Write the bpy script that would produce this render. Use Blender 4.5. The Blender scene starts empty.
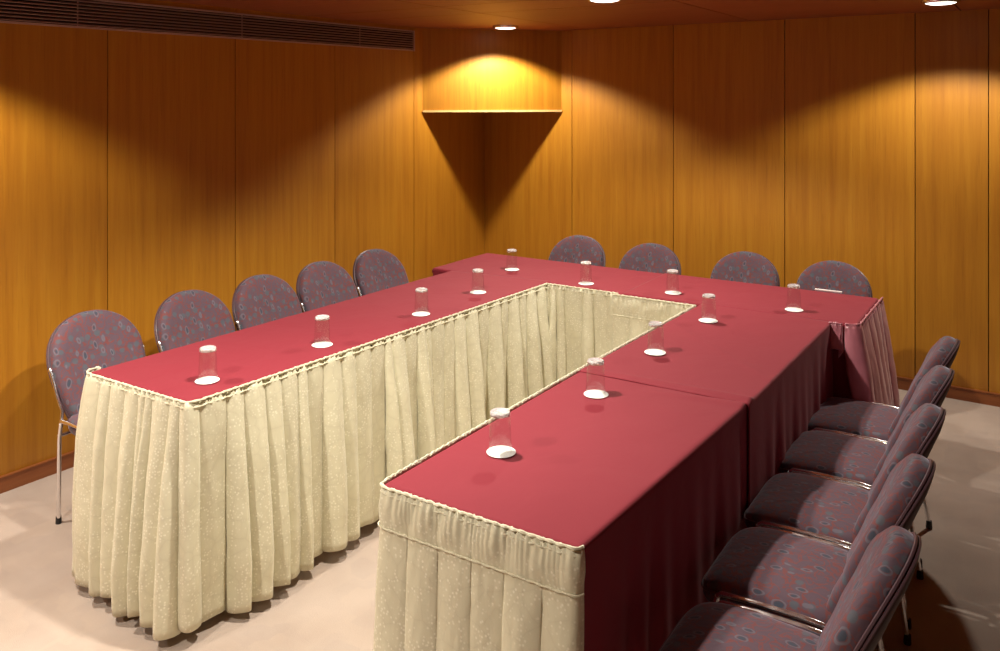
import bpy, bmesh, math, random
from mathutils import Vector, Matrix, noise
random.seed(7)
S = bpy.context.scene
COL = S.collection
PI = math.pi

# ------------------------------------------------------------------ camera, world, exposure, lamps
YAW = 0.5677
cam_data = bpy.data.cameras.new('camera')
cam = bpy.data.objects.new('camera', cam_data)
COL.objects.link(cam)
cam.location = (0, 0, 1.73)
cam.rotation_euler = (PI / 2, 0, YAW)
cam_data.sensor_fit = 'HORIZONTAL'
cam_data.sensor_width = 36
cam_data.lens = 847 * 36 / 1000
cam_data.shift_y = -0.2285
cam_data.clip_start = 0.02
S.camera = cam
world = bpy.data.worlds.new('world')
S.world = world
world.use_nodes = True
world.node_tree.nodes['Background'].inputs[0].default_value = (1, 0.8, 0.65, 1)
world.node_tree.nodes['Background'].inputs[1].default_value = 0.0
S.view_settings.view_transform = 'Standard'
S.view_settings.look = 'None'
S.view_settings.gamma = 1
S.view_settings.use_curve_mapping = False
S.view_settings.exposure = 0.0

CEIL = 2.225
LAMP_COLOR = (1.0, 0.92, 0.80)
# x, y, watts of every recessed ceiling lamp
LAMPS = [(-3.15, 5.01, 114), (-1.83, 3.84, 126), (-0.43, 4.88, 82), (-3.30, 1.32, 148),
         (-1.75, 2.05, 176), (-2.05, 0.35, 158), (-3.25, -0.70, 100)]  # the last is an unseen lamp added to brighten the near left floor

# ------------------------------------------------------------------ helpers
def mesh_obj(name, verts, faces, mat, parent=None, smooth=True):
    me = bpy.data.meshes.new(name)
    me.from_pydata([tuple(v) for v in verts], [], faces)
    bm = bmesh.new(); bm.from_mesh(me)
    bmesh.ops.recalc_face_normals(bm, faces=bm.faces)
    bm.to_mesh(me); bm.free()
    o = bpy.data.objects.new(name, me)
    COL.objects.link(o)
    me.materials.append(mat)
    if smooth:
        for p in me.polygons: p.use_smooth = True
    if parent: o.parent = parent
    return o

def open_mesh(name, verts, faces, mat, parent=None):
    o = mesh_obj(name, verts, faces, mat, parent)
    return o

class Buf:
    def __init__(s): s.v = []; s.f = []
    def add(s, v, f):
        n = len(s.v); s.v += [tuple(x) for x in v]; s.f += [tuple(i + n for i in q) for q in f]
    def box(s, x0, x1, y0, y1, z0, z1, M=None):
        v = [Vector((x, y, z)) for x in (x0, x1) for y in (y0, y1) for z in (z0, z1)]
        if M: v = [M @ p for p in v]
        s.add(v, [(0, 1, 3, 2), (4, 6, 7, 5), (0, 4, 5, 1), (2, 3, 7, 6), (0, 2, 6, 4), (1, 5, 7, 3)])
    def tube(s, pts, r, n=10, closed=False, cap=True):
        pts = [Vector(p) for p in pts]; m = len(pts); rings = []
        up = None
        for i, p in enumerate(pts):
            if closed: t = pts[(i + 1) % m] - pts[i - 1]
            else: t = pts[min(i + 1, m - 1)] - pts[max(i - 1, 0)]
            t.normalize()
            if up is None:
                up = Vector((0, 0, 1)) if abs(t.z) < .9 else Vector((1, 0, 0))
            a = t.cross(up).normalized(); b = a.cross(t).normalized(); up = b
            rr = r[i] if isinstance(r, (list, tuple)) else r
            rings.append([p + a * math.cos(2 * PI * k / n) * rr + b * math.sin(2 * PI * k / n) * rr for k in range(n)])
        v = [q for g in rings for q in g]; f = []
        for i in range(m if closed else m - 1):
            j = (i + 1) % m
            for k in range(n):
                k2 = (k + 1) % n
                f.append((i * n + k, i * n + k2, j * n + k2, j * n + k))
        if cap and not closed:
            f.append(tuple(range(n))); f.append(tuple((m - 1) * n + k for k in range(n)))
        s.add(v, f)
    def lathe(s, prof, n=28, c=(0, 0, 0)):
        """prof: closed outline of (r, z), r=0 points allowed at the ends"""
        m = len(prof); v = []; f = []
        for (r, z) in prof:
            for k in range(n):
                a = 2 * PI * k / n
                v.append((c[0] + max(r, 1e-5) * math.cos(a), c[1] + max(r, 1e-5) * math.sin(a), c[2] + z))
        for i in range(m - 1):
            for k in range(n):
                k2 = (k + 1) % n
                f.append((i * n + k, i * n + k2, (i + 1) * n + k2, (i + 1) * n + k))
        s.add(v, f)
    def build(s, name, mat, parent=None, smooth=True, bevel=0, auto=True):
        o = mesh_obj(name, s.v, s.f, mat, parent, smooth)
        bm = bmesh.new(); bm.from_mesh(o.data)
        bmesh.ops.remove_doubles(bm, verts=bm.verts, dist=1e-5)
        bmesh.ops.recalc_face_normals(bm, faces=bm.faces)
        bm.to_mesh(o.data); bm.free()
        if bevel:
            md = o.modifiers.new('bevel', 'BEVEL'); md.width = bevel; md.segments = 2
            md.limit_method = 'ANGLE'; md.angle_limit = math.radians(50)
        if smooth and auto:
            o.data.set_sharp_from_angle(angle=math.radians(42))
        return o

def empty(name, loc=(0, 0, 0), rz=0, label=None, cat=None, group=None):
    o = bpy.data.objects.new(name, None)
    o.empty_display_size = .05
    COL.objects.link(o)
    o.location = loc; o.rotation_euler = (0, 0, rz)
    return tag(o, label, cat, group)

def tag(o, label=None, cat=None, group=None, kind=None):
    if label: o['label'] = label
    if cat: o['category'] = cat
    if group: o['group'] = group
    if kind: o['kind'] = kind
    return o

def copy_tree(o, parent=None):
    c = o.copy(); COL.objects.link(c)
    if parent:
        c.parent = parent
        c.matrix_parent_inverse = o.matrix_parent_inverse.copy()
    for ch in KIDS.get(o.name, []): copy_tree(ch, c)
    return c

KIDS = {}
def index_kids(root):
    allo = [o for o in COL.objects]
    def rec(r):
        KIDS[r.name] = [o for o in allo if o.parent == r]
        for k in KIDS[r.name]: rec(k)
    rec(root)

# ------------------------------------------------------------------ materials
def new_mat(name):
    m = bpy.data.materials.new(name); m.use_nodes = True
    nt = m.node_tree; b = nt.nodes['Principled BSDF']
    return m, nt, b

def N(nt, t, **kw):
    n = nt.nodes.new(t)
    for k, v in kw.items():
        if k.startswith('i_'):
            n.inputs[k[2:].replace('_', ' ')].default_value = v
        else: setattr(n, k, v)
    return n

def ramp(nt, stops):
    r = nt.nodes.new('ShaderNodeValToRGB')
    e = r.color_ramp.elements
    while len(e) < len(stops): e.new(0.5)
    for q, (p, c) in zip(e, stops): q.position = p; q.color = (*c, 1) if len(c) == 3 else c
    return r

def mapping(nt, scale, coord='Object', loc=(0, 0, 0), rot=(0, 0, 0)):
    tc = nt.nodes.new('ShaderNodeTexCoord'); mp = nt.nodes.new('ShaderNodeMapping')
    mp.inputs['Scale'].default_value = scale; mp.inputs['Location'].default_value = loc
    mp.inputs['Rotation'].default_value = rot
    nt.links.new(tc.outputs[coord], mp.inputs[0])
    return mp

def bump(nt, b, height, strength, dist):
    bp = N(nt, 'ShaderNodeBump'); bp.inputs['Strength'].default_value = strength
    bp.inputs['Distance'].default_value = dist
    nt.links.new(height, bp.inputs['Height']); nt.links.new(bp.outputs[0], b.inputs['Normal'])
    return bp

def mix(nt, fac, a, b, mode='MIX'):
    m = N(nt, 'ShaderNodeMix', data_type='RGBA', blend_type=mode)
    for s_, i in ((fac, 0), (a, 6), (b, 7)):
        if hasattr(s_, 'links') or hasattr(s_, 'is_linked'): nt.links.new(s_, m.inputs[i])
        elif isinstance(s_, (int, float)): m.inputs[i].default_value = s_
        else: m.inputs[i].default_value = (*s_, 1)
    return m.outputs[2]

def wood(name, c0, c1, c2, grain=(26, 26, 1.1), rough=.42, coat=.15):
    m, nt, b = new_mat(name)
    geo = N(nt, 'ShaderNodeNewGeometry')
    mp = mapping(nt, grain)
    add = N(nt, 'ShaderNodeVectorMath', operation='ADD')
    sc = N(nt, 'ShaderNodeVectorMath', operation='SCALE'); sc.inputs['Scale'].default_value = 37
    cmb = N(nt, 'ShaderNodeCombineXYZ')
    for i in range(3): nt.links.new(geo.outputs['Random Per Island'], cmb.inputs[i])
    nt.links.new(cmb.outputs[0], sc.inputs[0])
    nt.links.new(mp.outputs[0], add.inputs[0]); nt.links.new(sc.outputs[0], add.inputs[1])
    n1 = N(nt, 'ShaderNodeTexNoise'); n1.inputs['Scale'].default_value = 1.0; n1.inputs['Detail'].default_value = 6; n1.inputs['Roughness'].default_value = .62
    nt.links.new(add.outputs[0], n1.inputs['Vector'])
    r = ramp(nt, [(.28, c0), (.5, c1), (.74, c2)])
    nt.links.new(n1.outputs['Fac'], r.inputs[0])
    # short dark flecks along the grain
    mp2 = mapping(nt, (grain[0] * 5, grain[1] * 5, grain[2] * 5 if grain[2] < grain[0] else grain[2] * 5))
    add2 = N(nt, 'ShaderNodeVectorMath', operation='ADD')
    nt.links.new(mp2.outputs[0], add2.inputs[0]); nt.links.new(sc.outputs[0], add2.inputs[1])
    n2 = N(nt, 'ShaderNodeTexNoise'); n2.inputs['Scale'].default_value = 1; n2.inputs['Detail'].default_value = 3
    nt.links.new(add2.outputs[0], n2.inputs['Vector'])
    r2 = ramp(nt, [(.26, (.86, .83, .8)), (.42, (1, 1, 1))])
    nt.links.new(n2.outputs['Fac'], r2.inputs[0])
    # a broad tint from board to board
    hv = ramp(nt, [(0, (.86, .84, .8)), (1, (1.0, 1.0, 1.0))])
    nt.links.new(geo.outputs['Random Per Island'], hv.inputs[0])
    c = mix(nt, 1.0, r.outputs[0], r2.outputs[0], 'MULTIPLY')
    c = mix(nt, 1.0, c, hv.outputs[0], 'MULTIPLY')
    nt.links.new(c, b.inputs['Base Color'])
    b.inputs['Roughness'].default_value = rough
    b.inputs['Coat Weight'].default_value = coat; b.inputs['Coat Roughness'].default_value = .35
    bump(nt, b, n1.outputs['Fac'], .12, .002)
    return m

WOOD = wood('wall_veneer', (.375, .143, .009), (.445, .185, .012), (.50, .228, .017))
CEILWOOD = wood('ceiling_veneer', (.26, .07, .02), (.30, .085, .024), (.34, .105, .03), grain=(1.4, 22, 22), rough=.5, coat=.05)
BASEWOOD = wood('skirting_veneer', (.22, .06, .015), (.27, .08, .02), (.31, .10, .026), grain=(2, 2, 40), rough=.45)
SILL = wood('pale_lipping', (.72, .46, .16), (.80, .54, .2), (.86, .6, .26), rough=.4)

def plain(name, col, rough=.6, metal=0, spec=.5, **kw):
    m, nt, b = new_mat(name)
    b.inputs['Base Color'].default_value = (*col, 1); b.inputs['Roughness'].default_value = rough
    b.inputs['Metallic'].default_value = metal; b.inputs['Specular IOR Level'].default_value = spec
    n1 = N(nt, 'ShaderNodeTexNoise'); n1.inputs['Scale'].default_value = 30; n1.inputs['Detail'].default_value = 3
    mp = mapping(nt, (1, 1, 1)); nt.links.new(mp.outputs[0], n1.inputs['Vector'])
    lo, hi = max(rough - .06, .02), min(rough + .06, 1)
    r = ramp(nt, [(.3, (lo,) * 3), (.7, (hi,) * 3)])
    nt.links.new(n1.outputs['Fac'], r.inputs[0]); nt.links.new(r.outputs[0], b.inputs['Roughness'])
    for k, v in kw.items(): b.inputs[k].default_value = v
    return m

GAP = plain('dark_gap', (.03, .012, .008), .9)
CHROME = plain('chrome', (.88, .88, .90), .22, 1)
RUBBER = plain('black_rubber', (.015, .015, .016), .7)
LOUVRE = plain('louvre_metal', (.42, .30, .27), .5, .1)
VENT_DARK = plain('vent_inside', (.004, .003, .003), .9)
PAPER = plain('white_paper', (.92, .92, .90), .85)
LEGWOOD = plain('leg_wood', (.30, .17, .10), .55)
BOARD = plain('table_board', (.32, .2, .12), .6)
CLIP = plain('white_clip', (.85, .8, .78), .4)

def make_carpet():
    m, nt, b = new_mat('carpet')
    mp = mapping(nt, (1, 1, 1))
    n1 = N(nt, 'ShaderNodeTexNoise'); n1.inputs['Scale'].default_value = 3.2; n1.inputs['Detail'].default_value = 4
    n2 = N(nt, 'ShaderNodeTexNoise'); n2.inputs['Scale'].default_value = 420; n2.inputs['Detail'].default_value = 2
    v = N(nt, 'ShaderNodeTexVoronoi', feature='F1', distance='CHEBYCHEV'); v.inputs['Scale'].default_value = 9
    for q in (n1, n2, v): nt.links.new(mp.outputs[0], q.inputs['Vector'])
    r = ramp(nt, [(.35, (.45, .365, .31)), (.65, (.52, .43, .37))])
    nt.links.new(n1.outputs['Fac'], r.inputs[0])
    r2 = ramp(nt, [(0, (.95, .95, .95)), (1, (1.04, 1.03, 1.0))])
    nt.links.new(v.outputs['Color'], r2.inputs[0])
    c = mix(nt, 1.0, r.outputs[0], r2.outputs[0], 'MULTIPLY')
    r3 = ramp(nt, [(.3, (.86, .86, .86)), (.7, (1.0, 1.0, 1.0))]); nt.links.new(n2.outputs['Fac'], r3.inputs[0])
    c = mix(nt, 1.0, c, r3.outputs[0], 'MULTIPLY')
    nt.links.new(c, b.inputs['Base Color'])
    b.inputs['Roughness'].default_value = .95; b.inputs['Specular IOR Level'].default_value = .1
    bump(nt, b, n2.outputs['Fac'], .5, .004)
    return m
CARPET = make_carpet()

def make_cloth(name, col, sheen=.25, wr=.35):
    m, nt, b = new_mat(name)
    mp = mapping(nt, (1, 1, 1))
    n1 = N(nt, 'ShaderNodeTexNoise'); n1.inputs['Scale'].default_value = 5; n1.inputs['Detail'].default_value = 3
    n1.inputs['Distortion'].default_value = .6
    n2 = N(nt, 'ShaderNodeTexNoise'); n2.inputs['Scale'].default_value = 700
    for q in (n1, n2): nt.links.new(mp.outputs[0], q.inputs['Vector'])
    r = ramp(nt, [(.3, tuple(c * .93 for c in col)), (.7, tuple(min(c * 1.06, 1) for c in col))])
    nt.links.new(n2.outputs['Fac'], r.inputs[0]); nt.links.new(r.outputs[0], b.inputs['Base Color'])
    b.inputs['Roughness'].default_value = .78; b.inputs['Specular IOR Level'].default_value = .2
    b.inputs['Sheen Weight'].default_value = sheen; b.inputs['Sheen Roughness'].default_value = .4
    bump(nt, b, n1.outputs['Fac'], wr, .012)
    return m
BURG = make_cloth('burgundy_cloth', (.218, .0205, .033), .07)

def make_satin():
    m, nt, b = new_mat('pink_satin')
    mp = mapping(nt, (1, 1, 1))
    n1 = N(nt, 'ShaderNodeTexNoise'); n1.inputs['Scale'].default_value = 14; n1.inputs['Detail'].default_value = 2
    nt.links.new(mp.outputs[0], n1.inputs['Vector'])
    r = ramp(nt, [(.3, (.46, .15, .19)), (.7, (.56, .20, .24))]); nt.links.new(n1.outputs['Fac'], r.inputs[0])
    nt.links.new(r.outputs[0], b.inputs['Base Color'])
    b.inputs['Roughness'].default_value = .3; b.inputs['Sheen Weight'].default_value = .2
    bump(nt, b, n1.outputs['Fac'], .3, .01)
    return m
SATIN = make_satin()

def make_cream():
    m, nt, b = new_mat('cream_damask')
    mp = mapping(nt, (1, 1, 1)); mpv = mapping(nt, (1, 1, .45))
    v = N(nt, 'ShaderNodeTexVoronoi', feature='F1'); v.inputs['Scale'].default_value = 95; v.inputs['Randomness'].default_value = .75
    v2 = N(nt, 'ShaderNodeTexVoronoi', feature='DISTANCE_TO_EDGE'); v2.inputs['Scale'].default_value = 17
    n1 = N(nt, 'ShaderNodeTexNoise'); n1.inputs['Scale'].default_value = 9; n1.inputs['Detail'].default_value = 3; n1.inputs['Distortion'].default_value = 1.2
    n3 = N(nt, 'ShaderNodeTexNoise'); n3.inputs['Scale'].default_value = 34; n3.inputs['Detail'].default_value = 3
    for q in (v, v2, n1): nt.links.new(mp.outputs[0], q.inputs['Vector'])
    nt.links.new(mpv.outputs[0], n3.inputs['Vector'])
    r = ramp(nt, [(.16, (.9, .9, .9)), (.38, (0, 0, 0))]); nt.links.new(v.outputs['Distance'], r.inputs[0])
    m1 = ramp(nt, [(.42, (0, 0, 0)), (.5, (1, 1, 1))]); nt.links.new(n1.outputs['Fac'], m1.inputs[0])
    mul = N(nt, 'ShaderNodeMath', operation='MULTIPLY'); nt.links.new(r.outputs[0], mul.inputs[0]); nt.links.new(m1.outputs[0], mul.inputs[1])
    r2 = ramp(nt, [(.0, (.57, .53, .38)), (.03, (.60, .565, .405)), (.2, (.625, .59, .425))])
    nt.links.new(v2.outputs['Distance'], r2.inputs[0])
    c = mix(nt, mul.outputs[0], r2.outputs[0], (.78, .75, .60))
    nt.links.new(c, b.inputs['Base Color'])
    rr = ramp(nt, [(0, (.62,) * 3), (1, (.35,) * 3)]); nt.links.new(mul.outputs[0], rr.inputs[0]); nt.links.new(rr.outputs[0], b.inputs['Roughness'])
    b.inputs['Sheen Weight'].default_value = .15
    bump(nt, b, n3.outputs['Fac'], .4, .007)
    return m
CREAM = make_cream()

def make_upholstery():
    m, nt, b = new_mat('leaf_pattern_upholstery')
    base = mapping(nt, (1, 1, 1))
    nz = N(nt, 'ShaderNodeTexNoise'); nz.inputs['Scale'].default_value = 16; nz.inputs['Detail'].default_value = 2
    nt.links.new(base.outputs[0], nz.inputs['Vector'])
    sub = N(nt, 'ShaderNodeVectorMath', operation='SUBTRACT'); sub.inputs[1].default_value = (.5, .5, .5)
    nt.links.new(nz.outputs['Color'], sub.inputs[0])
    s2 = N(nt, 'ShaderNodeVectorMath', operation='SCALE'); s2.inputs['Scale'].default_value = .022
    nt.links.new(sub.outputs[0], s2.inputs[0])
    def warped(scale, rot=(0, 0, 0)):
        add = N(nt, 'ShaderNodeVectorMath', operation='ADD')
        nt.links.new(base.outputs[0], add.inputs[0]); nt.links.new(s2.outputs[0], add.inputs[1])
        mp = N(nt, 'ShaderNodeMapping'); mp.inputs['Scale'].default_value = scale; mp.inputs['Rotation'].default_value = rot
        nt.links.new(add.outputs[0], mp.inputs[0]); return mp
    # blue-grey round leaves
    a = warped((1, 1, 1))
    v = N(nt, 'ShaderNodeTexVoronoi', feature='F1'); v.inputs['Scale'].default_value = 25; v.inputs['Randomness'].default_value = .4
    nt.links.new(a.outputs[0], v.inputs['Vector'])
    leaf = ramp(nt, [(.27, (.9, .9, .9)), (.36, (0, 0, 0))]); nt.links.new(v.outputs['Distance'], leaf.inputs[0])
    # slim outlined leaves
    c_ = warped((1.2, 2.1, 1.0), (.35, .3, .5))
    w = N(nt, 'ShaderNodeTexVoronoi', feature='F1'); w.inputs['Scale'].default_value = 13.5; w.inputs['Randomness'].default_value = .45
    nt.links.new(c_.outputs[0], w.inputs['Vector'])
    slim = ramp(nt, [(.19, (0, 0, 0)), (.22, (1, 1, 1)), (.27, (1, 1, 1)), (.30, (0, 0, 0))]); nt.links.new(w.outputs['Distance'], slim.inputs[0])
    # red tendrils
    e = N(nt, 'ShaderNodeTexNoise'); e.inputs['Scale'].default_value = 34; e.inputs['Detail'].default_value = 1.5; e.inputs['Distortion'].default_value = .7
    nt.links.new(base.outputs[0], e.inputs['Vector'])
    ten = ramp(nt, [(.44, (0, 0, 0)), (.475, (1, 1, 1)), (.52, (1, 1, 1)), (.555, (0, 0, 0))]); nt.links.new(e.outputs['Fac'], ten.inputs[0])
    core = ramp(nt, [(.16, (1, 1, 1)), (.19, (0, 0, 0))]); nt.links.new(w.outputs['Distance'], core.inputs[0])
    c = mix(nt, ten.outputs[0], (.108, .070, .090), (.168, .057, .057))
    c = mix(nt, leaf.outputs[0], c, (.088, .098, .118))
    c = mix(nt, core.outputs[0], c, (.055, .062, .085))
    c = mix(nt, slim.outputs[0], c, (.135, .118, .145))
    nt.links.new(c, b.inputs['Base Color'])
    b.inputs['Roughness'].default_value = .85; b.inputs['Specular IOR Level'].default_value = .2
    b.inputs['Sheen Weight'].default_value = .35; b.inputs['Sheen Roughness'].default_value = .35
    b.inputs['Sheen Tint'].default_value = (.75, .7, .85, 1)
    wr = N(nt, 'ShaderNodeTexNoise'); wr.inputs['Scale'].default_value = 22; wr.inputs['Detail'].default_value = 3; wr.inputs['Distortion'].default_value = .8
    nt.links.new(base.outputs[0], wr.inputs['Vector'])
    bump(nt, b, wr.outputs['Fac'], .4, .006)
    return m
UPH = make_upholstery()
BACKUPH = make_cloth('plain_aubergine_fabric', (.045, .024, .030), .25, .2)
PIPE = plain('piping_cord', (.085, .045, .055), .45)

def make_glass():
    m, nt, b = new_mat('clear_glass')
    nt.nodes.remove(b); out = nt.nodes['Material Output']
    tr = N(nt, 'ShaderNodeBsdfTransparent'); gl = N(nt, 'ShaderNodeBsdfGlossy'); gl.inputs['Roughness'].default_value = .04
    lw = N(nt, 'ShaderNodeLayerWeight'); lw.inputs['Blend'].default_value = .5
    r = ramp(nt, [(0, (.02,) * 3), (.6, (.045,) * 3), (.9, (.22,) * 3), (1, (.7,) * 3)]); nt.links.new(lw.outputs['Facing'], r.inputs[0])
    tr.inputs[0].default_value = (.97, .98, .97, 1)
    mx = N(nt, 'ShaderNodeMixShader'); nt.links.new(r.outputs[0], mx.inputs[0]); nt.links.new(tr.outputs[0], mx.inputs[1]); nt.links.new(gl.outputs[0], mx.inputs[2])
    nt.links.new(mx.outputs[0], out.inputs[0])
    return m
GLASS = make_glass()
def make_base_glass():
    m, nt, b = new_mat('moulded_glass_base')
    mp = mapping(nt, (1, 1, 1))
    n1 = N(nt, 'ShaderNodeTexVoronoi'); n1.inputs['Scale'].default_value = 110; nt.links.new(mp.outputs[0], n1.inputs['Vector'])
    b.inputs['Base Color'].default_value = (1, 1, 1, 1); b.inputs['Roughness'].default_value = .06
    b.inputs['Transmission Weight'].default_value = .66; b.inputs['IOR'].default_value = 1.46
    bump(nt, b, n1.outputs['Distance'], .8, .004)
    return m
GLASSBASE = make_base_glass()

def make_lens():
    m, nt, b = new_mat('lamp_lens')
    b.inputs['Base Color'].default_value = (.9, .9, .9, 1)
    b.inputs['Emission Color'].default_value = (1, .93, .82, 1); b.inputs['Emission Strength'].default_value = 3
    return m
LENS = make_lens()

# ------------------------------------------------------------------ room shell
XR, YF = 2.7, -2.6                       # unseen right and front walls
A = Vector((-3.86, YF, 0)); CNR = Vector((-3.725, 5.615, 0)); Bp = Vector((XR, 5.40, 0))
A = CNR + (Vector((-3.835, 1.95, 0)) - CNR).normalized() * 8.25
def wall(name, p, q, joints, h=CEIL, mat=WOOD):
    """a wall from p to q: veneer boards with open joints in front of a dark backing; the room lies to the right of p->q ... left handled by sign"""
    d = (q - p); L = d.length; d.normalize(); n = Vector((d.y, -d.x, 0))
    M = Matrix(((d.x, -n.x, 0, p.x), (d.y, -n.y, 0, p.y), (0, 0, 1, 0), (0, 0, 0, 1)))   # local x along, y into the wall
    b = Buf(); ed = [-.02] + joints + [L + .0]
    for i in range(len(ed) - 1):
        b.box(ed[i] + (.0025 if i else 0), ed[i + 1] - (.0025 if i < len(ed) - 2 else 0), 0, .02, 0, h, M)
    o = b.build(name, mat, None, smooth=False); tag(o, kind='structure')
    k = Buf(); k.box(-.06, L + .06, .0195, .12, 0, h + .1, M)
    tag(k.build('trim_' + str(wall.n), GAP, None, smooth=False), kind='structure'); wall.n += 1
    return M, L
wall.n = 1
def s_on(p, q, y=None, x=None):
    d = q - p
    return (d.length * ((y - p.y) / d.y)) if y is not None else d.length * ((x - p.x) / d.x)
jl = [s_on(A, CNR, y=v) for v in (-1.2, -.2, .75, 1.62, 2.445, 3.20, 3.97, 4.745)]
ML, LL = wall('wall_left', A, CNR, jl)
jb = [s_on(CNR, Bp, x=v) for v in (-2.93, -2.13, -1.375, -.62, -.245, .15, .9, 1.8)]
MB_, LB = wall('wall_back', CNR, Bp, jb)
C3 = Vector((XR, YF, 0)); A4 = Vector((A.x, YF, 0))
wall('wall_right', Bp, C3, [1.2, 2.4, 3.6, 4.8, 6.0, 7.2])
wall('wall_front', C3, Vector((A.x - .1, YF, 0)), [1.2, 2.4, 3.6, 4.8])
fl = Buf(); fl.box(-4.3, XR + .3, YF - .3, 6.0, -.08, 0)
tag(fl.build('floor', CARPET, smooth=False), kind='structure')
# ceiling boards with fine joints
cb = Buf()
cxs = [-4.4, -2.785, -1.585, -.385, .815, 2.015, XR + .3]; cys = [YF - .3, -1.06, .14, 1.34, 2.54, 3.74, 4.16, 6.0]
for i in range(len(cxs) - 1):
    for j in range(len(cys) - 1):
        cb.box(cxs[i] + .004, cxs[i + 1] - .004, cys[j] + .004, cys[j + 1] - .004, CEIL, CEIL + .03)
tag(cb.build('ceiling', CEILWOOD, smooth=False), kind='structure')
cg = Buf(); cg.box(-4.4, XR + .3, YF - .3, 6.0, CEIL + .029, CEIL + .1)
tag(cg.build('trim_5', GAP, smooth=False), kind='structure')
# skirting boards
for nm, M, L in (('baseboard_left', ML, LL), ('baseboard_back', MB_, LB)):
    b = Buf(); b.box(0, L, -.014, 0, 0, .066, M); b.box(0, L, -.018, 0, .066, .072, M)
    tag(b.build(nm, BASEWOOD, smooth=False), kind='structure')

# corner bulkhead: triangular box hanging in the corner, with a pale lipping along its lower edge
def corner_box():
    dl = (A - CNR).normalized(); db = (Bp - CNR).normalized()
    P = CNR + dl * .775; Q = CNR + db * .705
    # the face is parallel to the picture: adjust Q so both ends share a depth
    F = Vector((-math.sin(YAW), math.cos(YAW), 0))
    e = .012
    inn = CNR + (dl + db) * .004
    def prism(z0, z1, grow=0):
        f = (P - Q).normalized(); o = Vector((f.y, -f.x, 0))
        if o.dot(F) > 0: o = -o
        p_, q_ = P + o * grow + dl * .0, Q + o * grow
        b = Buf(); pts = [inn, p_, q_]
        v = [Vector((*p.xy, z)) for z in (z0, z1) for p in pts]
        b.add(v, [(0, 1, 2), (3, 5, 4), (0, 3, 4, 1), (1, 4, 5, 2), (2, 5, 3, 0)]); return b
    root = empty('corner_bulkhead', (*((P + Q) / 2).xy, 1.62), 0, 'wooden triangular bulkhead across the room corner below the ceiling', 'bulkhead')
    root['kind'] = 'structure'
    inv = Matrix.Translation(-root.location)
    o = prism(1.635, CEIL).build('face_panel', WOOD, root, smooth=False); o.data.transform(inv)
    o = prism(1.62, 1.634, .012).build('lower_edge', SILL, root, smooth=False); o.data.transform(inv)
    o['label'] = 'pale lipping along the lower edge'
    return P, Q
BP, BQ = corner_box()

# air grille along the top of the left wall
def grille():
    s0 = s_on(A, CNR, y=.2); s1 = s_on(A, CNR, y=4.74)
    root = empty('air_vent', (0, 0, 0), 0, 'long dark louvred air vent along the top of the left wall', 'air vent')
    root.matrix_world = ML @ Matrix.Translation((s0, 0, 2.055))
    L = s1 - s0; H = .145
    b = Buf()
    b.box(0, L, -.014, 0, 0, .009); b.box(0, L, -.014, 0, H - .009, H)
    b.box(0, .012, -.014, 0, .009, H - .009); b.box(L - .012, L, -.014, 0, .009, H - .009)
    b.build('frame', LOUVRE, root, smooth=False)
    b = Buf(); b.box(.01, L - .01, -.0022, -.0005, .008, H - .008); b.build('dark_opening', VENT_DARK, root, smooth=False)
    b = Buf(); ns = 8
    for i in range(ns):
        z = .009 + (i + .5) * (H - .018) / ns
        v = [(x, y, z + dz) for x in (.012, L - .012) for (y, dz) in ((-.013, -.0045), (-.013, -.001), (-.003, .0045), (-.003, .001))]
        b.add(v, [(0, 1, 2, 3), (7, 6, 5, 4), (0, 4, 5, 1), (1, 5, 6, 2), (2, 6, 7, 3), (3, 7, 4, 0)])
    b.build('louvres', LOUVRE, root, smooth=False)
    x = L - .55; k = 0
    while x > .3 and k < 3:
        b = Buf(); b.box(x, x + .004, -.006, -.002, .009, H - .009); b.build('mullion', LOUVRE, root, smooth=False); x -= .95; k += 1
grille()

# recessed ceiling lamps
LL_ = ['recessed ceiling lamp in front of the corner bulkhead', 'recessed ceiling lamp over the far end of the tables, middle of the three in view',
       'recessed ceiling lamp near the back wall at the right', 'recessed ceiling lamp by the left wall, out of view',
       'recessed ceiling lamp above the near right table, out of view', 'recessed ceiling lamp in front of the tables, out of view',
       'added fill lamp in the ceiling at the front left, out of view', 'recessed ceiling lamp behind the camera, out of view']
for (x, y, w), lb in zip(LAMPS, LL_):
    root = empty('ceiling_lamp', (x, y, CEIL), 0, lb, 'ceiling lamp', 'recessed ceiling lamps')
    b = Buf(); b.lathe([(.071, -.001), (.071, -.010), (.075, -.014), (.086, -.012), (.092, -.004), (.092, -.0005), (.071, -.001)])
    b.build('trim_ring', CHROME, root)
    b = Buf(); b.lathe([(0, -.022), (.03, -.0215), (.055, -.019), (.0715, -.014), (.0715, -.002), (0, -.002)])
    b.build('lamp_lens', LENS, root)
    ld = bpy.data.lights.new('spot_bulb', 'SPOT'); ld.energy = w; ld.color = LAMP_COLOR
    ld.spot_size = math.radians(131); ld.spot_blend = .30; ld.shadow_soft_size = .035
    lo = bpy.data.objects.new('spot_bulb', ld); COL.objects.link(lo); lo.parent = root; lo.location = (0, 0, -.035)

# ------------------------------------------------------------------ tables
TZ = .744
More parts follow.
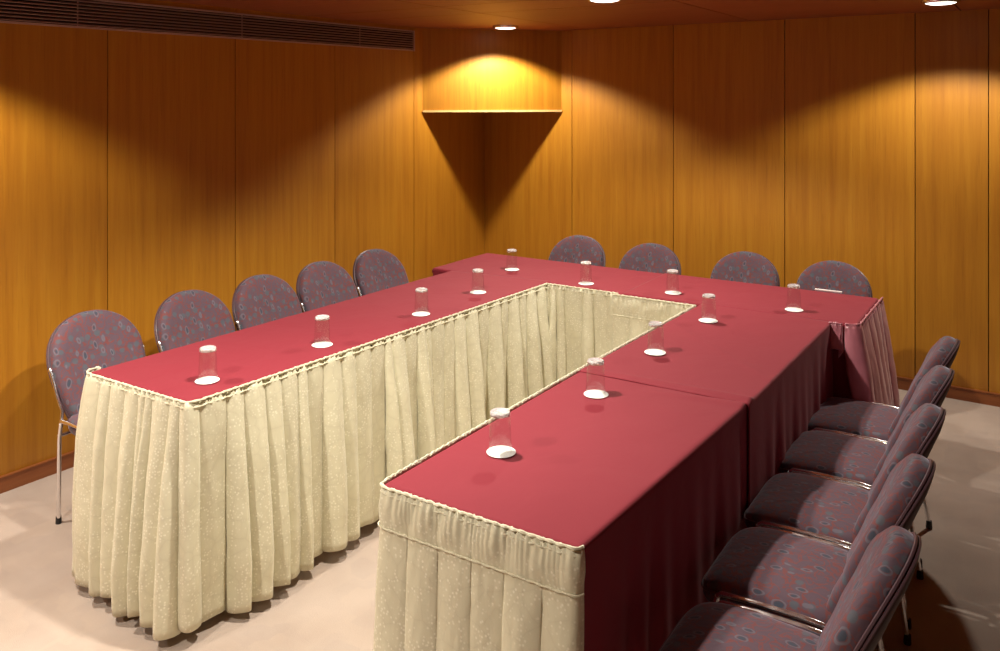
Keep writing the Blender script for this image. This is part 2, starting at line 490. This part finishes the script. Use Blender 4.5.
# corners in plan: near-left, near-right, far-right, far-left
LA0, LA1, LA2, LA3 = (-2.835, 1.76), (-2.303, 1.76), (-2.195, 3.885), (-2.80, 3.885)
def lerp(a, b, t): return (a[0] + (b[0] - a[0]) * t, a[1] + (b[1] - a[1]) * t)
QL1 = [LA0, LA1, lerp(LA1, LA2, .498), lerp(LA0, LA3, .498)]
QL2 = [lerp(LA0, LA3, .502), lerp(LA1, LA2, .502), LA2, LA3]
QR1 = [(-1.395, 1.655), (-.850, 1.655), (-.808, 2.738), (-1.382, 2.738)]
QR2 = [(-1.382, 2.742), (-.800, 2.742), (-.782, 3.875), (-1.350, 3.875)]
QB1 = [(-2.93, 3.895), (-1.752, 3.895), (-1.752, 4.445), (-2.93, 4.445)]
QB2 = [(-1.748, 3.895), (-.672, 3.895), (-.672, 4.455), (-1.748, 4.455)]

def inset(q, d):
    c = Vector((sum(p[0] for p in q) / 4, sum(p[1] for p in q) / 4))
    out = []
    for i in range(4):
        p = Vector(q[i]); a = (Vector(q[(i + 1) % 4]) - p).normalized(); b = (Vector(q[i - 1]) - p).normalized()
        out.append(tuple(p + a * d + b * d))
    return out

def table(q, label):
    c = (sum(p[0] for p in q) / 4, sum(p[1] for p in q) / 4)
    root = empty('table', (*c, 0), 0, label, 'table', 'meeting tables in a U')
    loc = [(p[0] - c[0], p[1] - c[1]) for p in inset(q, .006)]
    v = [(x, y, z) for z in (TZ - .028, TZ) for (x, y) in loc]
    o = mesh_obj('tabletop', v, [(0, 1, 2, 3), (4, 7, 6, 5), (0, 4, 5, 1), (1, 5, 6, 2), (2, 6, 7, 3), (3, 7, 4, 0)], BOARD, root, False)
    il = inset(loc, .06)
    for (x, y) in il:
        b = Buf()
        v = [(x + sx * r, y + sy * r, z) for (z, r) in ((.0, .013), (TZ - .028, .02)) for sx, sy in ((-1, -1), (1, -1), (1, 1), (-1, 1))]
        b.add(v, [(0, 1, 2, 3), (4, 7, 6, 5), (0, 4, 5, 1), (1, 5, 6, 2), (2, 6, 7, 3), (3, 7, 4, 0)])
        b.build('leg', LEGWOOD, root, smooth=False)
    b = Buf()
    for i in range(4):
        p, r = Vector(il[i]), Vector(il[(i + 1) % 4])
        b.tube([(p.x, p.y, TZ - .055), (r.x, r.y, TZ - .055)], .012, 6)
    b.build('apron', LEGWOOD, root)
    return root
table(QL1, 'table under the near end of the left burgundy cloth')
table(QL2, 'table under the far end of the left burgundy cloth')
table(QR1, 'table under the near right burgundy cloth')
table(QR2, 'table under the far right burgundy cloth, behind the cloth overlap')
table(QB1, 'back table at the left, in front of the corner')
table(QB2, 'back table at the right, with the pink satin end')

def cloth(name, q, drops, label, zt, step=.013, fold=None, seed=0, lifts=None, group='burgundy tablecloths'):
    """q: plan corners; drops: hanging length on sides (near, right, far, left); fold: per side fold amplitude"""
    q = [Vector(p) for p in q]; fold = fold or [0] * 4
    def axis(L, d0, d1):
        s = []
        n0 = max(2, int(d0 / step)) if d0 else 0
        s += [-d0 + i * d0 / n0 for i in range(n0)] if n0 else []
        n = int(L / step); s += [i * L / n for i in range(n + 1)]
        n1 = max(2, int(d1 / step)) if d1 else 0
        s += [L + (i + 1) * d1 / n1 for i in range(n1)] if n1 else []
        # extra lines near the hems of the top give a crisp soft edge
        for e in ([.005, -.005, -.012] if d0 else []): s.append(e)
        for e in ([L - .005, L + .005, L + .012] if d1 else []): s.append(e)
        return sorted(set(round(x, 5) for x in s))
    Lx = (q[1] - q[0]).length; Ly = (q[3] - q[0]).length
    us = axis(Lx, drops[3], drops[1]); vs = axis(Ly, drops[0], drops[2])
    nrm = []
    for i in range(4):
        d = (q[(i + 1) % 4] - q[i]).normalized(); nrm.append(Vector((d.y, -d.x)))
    R = .009
    def roll(e):              # distance past the edge -> (outward, down)
        if e <= 0: return 0, 0
        a = e / R
        if a < PI / 2: return R * math.sin(a), R * (1 - math.cos(a))
        return R, R + (e - R * PI / 2)
    V = []; idx = {}
    for i, u in enumerate(us):
        for j, v in enumerate(vs):
            eu = max(-u, u - Lx, 0); ev = max(-v, v - Ly, 0)
            if eu > 1e-6 and ev > 1e-6 and (eu > .03 or ev > .03): continue
            cu = min(max(u, 0), Lx) / Lx; cv = min(max(v, 0), Ly) / Ly
            p = (q[0] * (1 - cu) + q[1] * cu) * (1 - cv) + (q[3] * (1 - cu) + q[2] * cu) * cv
            z = zt
            if eu > 0:
                k = 1 if u > 0 else 3; o, dn = roll(eu); t = v
                f = fold[k] * min(dn / .5, 1) ** 1.2
                w = math.sin(t * 31 + 2.2 * math.sin(t * 7 + seed)) * .6 + math.sin(t * 57 + seed) * .3 + .55
                f *= min(1, max(0, (v + .005) / .22)) if seed == 5 else min(1, max(0, (Ly - .06 - v) / .2)) if seed == 4 else 1
                p = p + nrm[k] * (o + f * w); z -= dn
            if ev > 0:
                k = 0 if v < 0 else 2; o, dn = roll(ev)
                f = fold[k] * min(dn / .5, 1) ** 1.2
                w = math.sin(u * 33 + 2 * math.sin(u * 9 + seed)) * .6 + .5
                p = p + nrm[k] * (o + f * w); z -= dn
            if eu <= 0 and ev <= 0:
                z += .0016 * (noise.noise(Vector((p.x * 7, p.y * 7, seed))) + .3) + (lifts(p.x, p.y) if lifts else 0)
            elif lifts:
                z += lifts(p.x, p.y) * max(0, 1 - max(eu, ev) / .05)
            z = max(z, .006)
            idx[(i, j)] = len(V); V.append((p.x, p.y, z))
    Fc = []
    for i in range(len(us) - 1):
        for j in range(len(vs) - 1):
            ks = [(i, j), (i + 1, j), (i + 1, j + 1), (i, j + 1)]
            if all(k in idx for k in ks): Fc.append(tuple(idx[k] for k in ks))
    c = Vector((sum(p.x for p in q) / 4, sum(p.y for p in q) / 4, 0))
    V = [(x - c.x, y - c.y, z) for x, y, z in V]
    me = bpy.data.meshes.new(name); me.from_pydata(V, [], Fc); me.materials.append(BURG)
    for p in me.polygons: p.use_smooth = True
    o = bpy.data.objects.new(name, me); COL.objects.link(o); o.location = c
    md = o.modifiers.new('solid', 'SOLIDIFY'); md.thickness = .0015; md.offset = 1
    tag(o, label, 'tablecloth', group)
    return o

ZT = TZ + .004
cloth('tablecloth', QB1, (.20, .03, .16, .22), 'burgundy tablecloth on the back table at the left', ZT, seed=1)
cloth('tablecloth', [(QB2[0][0] - .006, QB2[0][1]), QB2[1], QB2[2], (QB2[3][0] - .006, QB2[3][1])], (.70, .03, .16, 0), 'burgundy tablecloth on the back table at the right', ZT + .003, seed=2, fold=[.012, 0, 0, 0])
# left arm: one long cloth, its far end laid over the back table's cloth
ql = [LA0, LA1, (-2.19, 3.925), (-2.782, 3.86)]
cloth('tablecloth', ql, (.05, .05, 0, .17), 'long burgundy tablecloth on the left row of tables', ZT + .006, seed=3)
def lift1(x, y): return .005 * math.exp(-((y - 2.62 - .12 * (x + 1.38)) / .02) ** 2) * max(0, min(1, (x + 1.15) / .2))
cloth('tablecloth', [QR1[0], QR1[1], (-.795, 2.80), (-1.380, 2.80)], (.70, .735, 0, .05), 'burgundy tablecloth nearest the camera on the right row', ZT, seed=4, fold=[0, .012, 0, 0], lifts=lift1)
def lift2(x, y): return .009 * math.exp(-((y - 2.742) / .016) ** 2) * max(.25, min(1, (x + 1.36) / .25)) * (.85 + .2 * math.sin(x * 9 + 2)) + .002 * math.exp(-((y - 3.35 + .9 * (x + 1.2)) / .02) ** 2)
cloth('tablecloth', [(-1.386, 2.700), (-.792, 2.700), (-.772, 3.885), (-1.346, 3.92)], (0, .738, 0, .05), 'burgundy tablecloth on the right row, overlapping the nearer cloth', ZT + .002, seed=5, fold=[0, .014, 0, 0], lifts=lift2)

# ------------------------------------------------------------------ gathered skirts
def round_path(pts, r=.014, n=5, step=.0036):
    pts = [Vector(p) for p in pts]; out = [pts[0]]
    for i in range(1, len(pts) - 1):
        a = (pts[i - 1] - pts[i]).normalized(); b = (pts[i + 1] - pts[i]).normalized()
        p0, p1 = pts[i] + a * r, pts[i] + b * r
        for k in range(n + 1):
            t = k / n; out.append(p0 * (1 - t) ** 2 + pts[i] * 2 * t * (1 - t) + p1 * t * t)
    out.append(pts[-1])
    res = [out[0]]; 
    for i in range(len(out) - 1):
        L = (out[i + 1] - out[i]).length; m = max(1, round(L / step))
        for k in range(1, m + 1): res.append(out[i].lerp(out[i + 1], k / m))
    return res

def skirt(root, pts, zt, zb, mat, amp_top=.006, amp_bot=.034, flare=.03, band=.0, wmin=.05, wmax=.10, seed=1, part='pleated_cloth', hem=.022, start_flare=0, swing=.012, off=.0095, rows=28, over_k=.42, hv=(.45, 1.25)):
    rnd = random.Random(seed)
    path = round_path(pts); m = len(path)
    s = [0]
    for i in range(1, m): s.append(s[-1] + (path[i] - path[i - 1]).length)
    L = s[-1]
    ed = [0]
    while ed[-1] < L: ed.append(ed[-1] + rnd.uniform(wmin, wmax))
    hgt = [rnd.uniform(*hv) for _ in ed]; sh = [rnd.uniform(.3, .7) for _ in ed]; hm = [rnd.uniform(0, 1) for _ in ed]
    lean = [rnd.uniform(-1, 1) for _ in ed]
    nr = []
    for i in range(m):
        d = path[min(i + 5, m - 1)] - path[max(i - 5, 0)]; d.normalize(); nr.append(Vector((d.y, -d.x)))
    # smooth the normals over a wide window so corners flare
    sm = []
    W = 16
    for i in range(m):
        v = Vector((0, 0))
        for k in range(max(0, i - W), min(m, i + W + 1)): v += nr[k]
        sm.append(v.normalized())
    V = []; F = []
    Hh = zt - zb
    for j in range(rows + 1):
        t = j / rows
        for i in range(m):
            # pleats widen and drift a little on the way down
            ss = s[i] + swing * math.sin(s[i] * 5 + seed) * t
            ss = min(max(ss, 0), L - 1e-4)
            k = 0
            while k < len(ed) - 2 and ed[k + 1] <= ss: k += 1
            w = (ss - ed[k]) / (ed[k + 1] - ed[k])
            c = sh[k]
            ww = .5 * w / c if w < c else .5 + .5 * (w - c) / (1 - c)
            hk = .75 + (hgt[k] - .75) * min(1, t * 3)
            prof = abs(math.sin(PI * ww)) ** .6 * hk
            tb = max(0, (zt - band - (zt - t * Hh)) / Hh) if band else t
            amp = amp_top + (amp_bot - amp_top) * min(1, tb * 1.25) ** .8
            if band and t * Hh < band: amp = amp_top * .55
            shirr = .0022 * math.sin(s[i] * 420 + 3 * math.sin(s[i] * 60)) * max(0, 1 - t * Hh / (.045 if not band else band))
            # a gentle second crumple
            cr = .005 * noise.noise(Vector((s[i] * 16, t * 4, seed))) * (0.4 + t) + .0016 * noise.noise(Vector((s[i] * 50, t * 22, seed)))
            fl = flare * t ** .8
            if start_flare and s[i] < .32: fl += start_flare * (1 - s[i] / .32) * min(1, t * 3.2) ** .7
            n_ = nr[i].lerp(sm[i], min(1, t * 2)).normalized()
            tl = Vector((-n_.y, n_.x)); pr = min(1, prof / max(hk, .01))
            over = -math.cos(PI * ww) * 4 * pr * (1 - pr) * amp * over_k       # folds bulge over their creases
            if band and t * Hh < band:
                q_ = t * Hh / band; bz = math.sin(PI * min(max(q_ * 1.15 - .1, 0), 1))
                cr += bz * (.009 * abs(math.sin(s[i] * 24 + 2.6 * q_ + 1.6 * math.sin(s[i] * 9))) ** .7 + .002 * math.sin(s[i] * 95 + 4 * q_) + .001)
            elif band: over *= .8
            p = path[i] + n_ * (off + amp * prof + fl + shirr + cr) + tl * over
            z = zt - t * Hh + hem * (hm[k] * .8 + .25 * math.sin(PI * w)) * t ** 3
            if j == 0: z += .002 * math.sin(s[i] * 300)
            V.append((p.x - root.location.x, p.y - root.location.y, z - root.location.z))
    for j in range(rows):
        for i in range(m - 1):
            F.append((j * m + i, j * m + i + 1, (j + 1) * m + i + 1, (j + 1) * m + i))
    me = bpy.data.meshes.new(part); me.from_pydata(V, [], F); me.materials.append(mat)
    for p in me.polygons: p.use_smooth = True
    o = bpy.data.objects.new(part, me); COL.objects.link(o); o.parent = root
    md = o.modifiers.new('solid', 'SOLIDIFY'); md.thickness = .002; md.offset = -1
    # gathered tape along the top edge
    for dz, rr in (((0.000, .0038), (-.020, .0030)) if not band else ((-.001, .0038), (-.018, .0028), (-band, .0024))):
        b = Buf(); pp = []
        for i in range(0, m, 2):
            w_ = off + amp_top * .75 + .0015 + .0012 * math.sin(s[i] * 260)
            if dz < -.03: w_ = off + amp_top * .9 + .0085
            p = path[i] + nr[i] * w_
            pp.append((p.x - root.location.x, p.y - root.location.y, zt + dz + .0008 * math.sin(s[i] * 170 + seed) - root.location.z))
        b.tube(pp, [rr * (1 + .3 * math.sin(k * 1.9)) for k in range(len(pp))], 6)
        b.build('gathered_tape', mat, root)
    return path

r1 = empty('table_skirt', (-2.30, 1.76, 0), 0, 'cream pleated table skirt around the left tables and inner corner', 'table skirt', 'cream table skirts')
skirt(r1, [(-2.843, 1.80), (-2.840, 1.757), (-2.300, 1.757), (-2.190, 3.882), (-1.765, 3.878)], ZT + .008, .022, CREAM, seed=3, start_flare=.035, hem=.035, amp_bot=.074, amp_top=.013, flare=-.006, wmin=.032, wmax=.105, over_k=.14, hv=(.08, 1.4))
r2 = empty('table_skirt', (-1.39, 1.65, 0), 0, 'cream table skirt with stitched header band on the right row', 'table skirt', 'cream table skirts')
skirt(r2, [(-1.790, 3.866), (-1.352, 3.862), (-1.385, 2.72), (-1.397, 1.652), (-.8515, 1.650), (-.8505, 1.664)], ZT + .003, .03, CREAM, seed=11, band=.10, amp_top=.006, amp_bot=.040, flare=.02, wmin=.07, wmax=.115)
r3 = empty('table_skirt', (-.66, 3.9, 0), 0, 'pink satin gathered table skirt on the right end of the back table', 'table skirt')
skirt(r3, [(-.705, 3.876), (-.668, 3.878), (-.664, 4.458)], ZT + .010, .17, SATIN, seed=21, amp_top=.010, amp_bot=.055, flare=.055, wmin=.07, wmax=.16, off=.010, hem=.05, rows=30)
skirt(r3, [(-.770, 3.876), (-.715, 3.876)], ZT + .008, .60, SATIN, seed=22, amp_top=.010, amp_bot=.03, flare=.012, wmin=.03, wmax=.05, off=.012, hem=.05, rows=12, part='short_flap')
b = Buf(); b.box(-.30, -.17, .562, .574, ZT + .006, ZT + .014)
o = b.build('edge_clip', CLIP, r3, bevel=.002); o['label'] = 'white clip strip on the back edge'

# ------------------------------------------------------------------ tumblers on paper coasters
def make_glass_proto():
    root = empty('drinking_glass', (0, 0, 0), 0, 'x', 'glass', 'upturned tumblers on the tables')
    H = .112; rb = .0325; rt = .0275; th = .0016; tb = .013
    prof = [(rb - th, .0), (rb - .0003, .0), (rb, .001)]
    for k in range(1, 9): prof.append((rb + (rt - rb) * k / 9, H * k / 9))
    H0 = H * 8 / 9
    b = Buf(); b.lathe(prof[1:], 36)
    b.lathe([(rb - th + (rt - rb) * k / 9, H * k / 9) for k in range(9)], 36)
    b.lathe([(rb - th, 0), (rb - .0003, 0)], 36)
    o = b.build('glass_body', GLASS, root, auto=False); o.location = (0, 0, .0016)
    rr_ = rb + (rt - rb) * 8 / 9
    b = Buf(); b.lathe([(0, H0 + .001), (rr_ - .004, H0 + .0005), (rr_, H0 + .001), (rt + .0002, H - .004), (rt - .0015, H - .0008), (rt - .004, H), (rt - .008, H - .002), (0, H - .0035)], 36)
    o = b.build('glass_base', GLASSBASE, root, auto=False); o.location = (0, 0, .0016); o['label'] = 'thick moulded glass base, uppermost'
    return root
def make_coaster():
    b = Buf(); prof = [(0, 0), (.0395, 0), (.0405, .0006), (.0395, .0014), (0, .0014)]
    b.lathe(prof, 40)
    # scalloped paper rim
    for k in range(0): pass
    return b.build('paper_coaster', PAPER, None)
G = [((-2.407, 1.908), 'left row, nearest the camera'), ((-2.373, 2.425), 'left row, second from the camera'),
     ((-2.336, 3.006), 'left row, third from the camera'), ((-2.357, 3.494), 'left row, farthest from the camera'),
     ((-2.522, 4.082), 'back table, leftmost'), ((-2.006, 3.985), 'back table, above the cream inner corner'),
     ((-1.539, 4.016), 'back table, just right of the cloth seam'), ((-.950, 3.994), 'back table, rightmost near the pink skirt'),
     ((-1.219, 3.598), 'right row, farthest from the camera'), ((-1.238, 3.041), 'right row, just beyond the cloth overlap'),
     ((-1.231, 2.518), 'right row, just this side of the cloth overlap'), ((-1.251, 1.968), 'right row, nearest the camera')]
gp = make_glass_proto(); index_kids(gp); cp = make_coaster()
rz_ = random.Random(5)
for i, ((x, y), where) in enumerate(G):
    g = gp if i == 0 else copy_tree(gp)
    c = cp if i == 0 else cp.copy()
    if i: COL.objects.link(c)
    z = ZT + .0035 + (.006 if i < 4 else .003 if i in (6, 7) else .0035 if i in (8, 9) else 0)
    z += .0012
    c.location = (x, y, z); c.rotation_euler = (0, 0, rz_.random() * 6)
    g.location = (x + rz_.uniform(-.003, .003), y + rz_.uniform(-.003, .003), z); g.rotation_euler = (0, 0, rz_.random() * 6)
    tag(g, 'clear upturned tumbler on the ' + where, 'glass', 'upturned tumblers on the tables')
    tag(c, 'white paper coaster under the ' + where + ' tumbler', 'coaster', 'paper coasters')

# ------------------------------------------------------------------ chairs
def loft(rings, capa=True, capb=True):
    n = len(rings[0]); v = [p for r in rings for p in r]; f = []
    for i in range(len(rings) - 1):
        for k in range(n):
            k2 = (k + 1) % n
            f.append((i * n + k, i * n + k2, (i + 1) * n + k2, (i + 1) * n + k))
    if capa: f.append(tuple(range(n)))
    if capb: f.append(tuple((len(rings) - 1) * n + k for k in range(n)))
    return v, f

BK0 = Vector((-.178, 0, .435)); UPV = Vector((-.18, 0, .39)).normalized(); FWV = Vector((UPV.z, 0, -UPV.x))
BH = .413
def back_half(h):
    if h < .215: 
        t = h / .215; return .156 + .040 * math.sin(t * PI / 2)
    t = (h - .215) / (BH - .215)
    return .196 * math.sqrt(max(0, 1 - t ** 2.15))
def back_outline(n=30):
    hs = []
    pts = []
    # up the right side, over the top, down the left side, along the bottom
    for k in range(n + 1):
        a = k / n; h = BH * (1 - (1 - a) ** 1.9); h = min(h, BH)
        pts.append((back_half(h), h))
    left = [(-y, h) for y, h in reversed(pts[:-1])]
    out = pts + left
    out += [(-.150 + .30 * k / 6, -.010) for k in range(0, 7)]
    return out
def back_pt(y, h, d):
    """pad coordinates -> chair; the pad wraps forward a little at its sides"""
    return BK0 + UPV * h + FWV * (d + .55 * y * y + .10 * (h - .2) ** 2) + Vector((0, y, 0))

def make_chair():
    root = empty('chair', (0, 0, 0), 0, 'x', 'chair')
    # seat cushion
    def seat_out(sc, dx=0, n=64):
        r = []
        for k in range(n):
            a = 2 * PI * k / n; c, s_ = math.cos(a), math.sin(a)
            e = .42 if c > 0 else .24
            x = math.copysign(abs(c) ** e, c); y = math.copysign(abs(s_) ** .30, s_)
            hw = .193 - .012 * (1 if x < 0 else 0) * abs(x)
            X = x * .185 * sc - .005; Y = y * (hw - (1 - sc) * .18)
            r.append((X, Y))
        return r
    rings = []
    for sc, z in ((.90, .392), (.97, .396), (.995, .408), (1.0, .425), (.99, .440), (.965, .449), (.92, .457), (.82, .464), (.65, .469), (.42, .472), (.18, .4735)):
        fr = seat_out(sc)
        rings.append([(x, y, z - .020 * max(0, (x - .05) / .14) ** 2 * (1 if z > .41 else .3)) for x, y in fr])
    v, f = loft(rings); b = Buf(); b.add(v, f); b.build('seat', UPH, root, auto=False)
    b = Buf(); b.tube([(x, y, .437 - .020 * max(0, (x - .05) / .14) ** 2) for x, y in seat_out(1.003)], .0035, 6, closed=True)
    seat = [o for o in COL.objects if o.parent == root][-1]
    b.build('piping', PIPE, seat)
    # backrest cushion (front) with piping, plain rear panel
    out = back_outline(); cy, ch = 0, .20
    def ring(sc, d, off=0):
        r = []
        for y, h in out:
            yy = cy + (y - cy) * sc; hh = ch + (h - ch) * sc
            r.append(back_pt(yy, hh, d))
        return r
    fr = [ring(.98, -.018), ring(.995, -.0165), ring(1.0, -.008), ring(1.0, .004), ring(.99, .015), ring(.965, .024), ring(.90, .032), ring(.76, .0365), ring(.55, .038), ring(.3, .038), ring(.1, .038)]
    v, f = loft(fr)
    v = [Vector(p) for p in v]
    b = Buf(); b.add(v, f); back = b.build('backrest', UPH, root, auto=False)
    # stitched wrinkles of the pad: real shallow dimples
    for vert in back.data.vertices:
        p = vert.co; n_ = noise.noise(Vector((p.y * 30, p.z * 12, 3))) * .005 * max(0, min(1, (p - back_pt(p.y, (p.z - .435) / UPV.z, 0)).dot(FWV) / .03))
        vert.co = p + FWV * n_
    b = Buf(); b.tube([back_pt(y, h, -.0155) + Vector((0, math.copysign(.002, y) if abs(y) > .01 else 0, 0)) for y, h in out], .0042, 6, closed=True)
    b.build('piping', PIPE, back)
    rr = [ring(.96, -.017), ring(.995, -.0175), ring(.995, -.022), ring(.975, -.027), ring(.93, -.030), ring(.8, -.033), ring(.4, -.035), ring(.1, -.035)]
    v, f = loft(rr); b = Buf(); b.add(v, f); rp = b.build('rear_panel', BACKUPH, root, auto=False); rp['label'] = 'plain dark rear panel'
    b = Buf(); b.tube([back_pt(y * 1.0, h, -.0235) + Vector((0, math.copysign(.003, y) if abs(y) > .01 else 0, 0)) for y, h in out], .0035, 6, closed=True)
    b.build('piping', PIPE, rp)
    # chrome tube frame
    for s_ in (-1, 1):
        # front leg
        b = Buf(); b.tube([(.115, s_ * .197, .432), (.125, s_ * .197, .36), (.145, s_ * .180, .012)], .0085, 10)
        lg = b.build('leg', CHROME, root)
        b = Buf(); b.lathe([(0, 0), (.011, 0), (.012, .003), (.0105, .03), (0, .03)], 14, (.145, s_ * .180, 0)); b.build('rubber_foot', RUBBER, lg)
        # rear leg, raked backwards
        b = Buf(); b.tube([(-.175, s_ * .197, .432), (-.19, s_ * .196, .37), (-.250, s_ * .168, .012)], .0085, 10)
        lg = b.build('leg', CHROME, root)
        b = Buf(); b.lathe([(0, 0), (.011, 0), (.012, .003), (.0105, .03), (0, .03)], 14, (-.250, s_ * .168, 0)); b.build('rubber_foot', RUBBER, lg)
        # side rail running along the seat
        b = Buf(); b.tube([(.115, s_ * .197, .432), (.105, s_ * .198, .441), (.02, s_ * .199, .446), (-.1, s_ * .199, .446), (-.165, s_ * .198, .442), (-.178, s_ * .197, .432)], .0075, 10)
        b.build('side_rail', CHROME, root)
        # back post up the side of the pad, ending in a little cap
        pts = []
        for h in (-.02, .04, .10, .16, .205):
            p = back_pt(s_ * (back_half(max(h, 0)) + .0045), h, -.006); pts.append(p)
        pts[0] = Vector((-.176, s_ * .196, .435)); pts[1].y = s_ * max(abs(pts[1].y), .188); pts[2].y = s_ * max(abs(pts[2].y), .196)
        b = Buf(); b.tube(pts, .0068, 10); po = b.build('back_post', CHROME, root)
        p = pts[-1]
        b = Buf(); b.tube([p - UPV * .004, p + UPV * .004, p + UPV * .010], [.0085, .009, .006], 10)
        b.build('post_cap', CHROME, po)
    b = Buf(); b.tube([(-.20, -.19, .375), (-.20, .19, .375)], .0075, 8); b.build('cross_bar', CHROME, root)
    b = Buf(); b.tube([(.12, -.193, .384), (.12, .193, .384)], .0075, 8); b.build('cross_bar', CHROME, root)
    return root

chair = make_chair(); index_kids(chair)
CH = []
names5 = ['nearest the camera', 'second from the camera', 'third from the camera', 'fourth from the camera']
for y, x, r, w in ((2.09, -3.10, -.05, 'nearest the camera, its chrome leg in view'), (2.575, -3.07, .0, 'second from the camera'), (3.00, -3.055, .0, 'middle of the row of five'),
                (3.42, -3.05, -.02, 'fourth from the camera'), (3.86, -3.05, -.05, 'farthest from the camera, next to the corner')):
    CH.append((x, y, r, 'purple leaf-patterned chair behind the left tables, ' + w, 'chairs along the left wall'))
for x, y, w in ((-2.56, 4.68, 'leftmost, behind the leftmost tumblers'), (-2.04, 4.65, 'second from the left'), (-1.46, 4.68, 'second from the right'), (-.965, 4.66, 'rightmost, beside the pink skirt')):
    CH.append((x, y, -PI / 2, 'mauve padded chair behind the back table, ' + w, 'chairs along the back wall'))
for y, x, r, w in ((1.925, -.578, .0, 'nearest the camera, cut by the frame'), (2.36, -.592, .0, 'second from the camera'), (2.785, -.604, .0, 'middle of the row of five'),
                (3.21, -.614, .0, 'fourth from the camera'), (3.625, -.626, .0, 'farthest from the camera, beside the pink skirt')):
    CH.append((x, y, PI + r, 'patterned chair pushed up to the right tables, ' + w, 'chairs along the right tables'))
for i, (x, y, r, lb, gr) in enumerate(CH):
    c = chair if i == 0 else copy_tree(chair)
    c.location = (x, y, 0); c.rotation_euler = (0, 0, r)
    tag(c, lb, 'chair', gr)
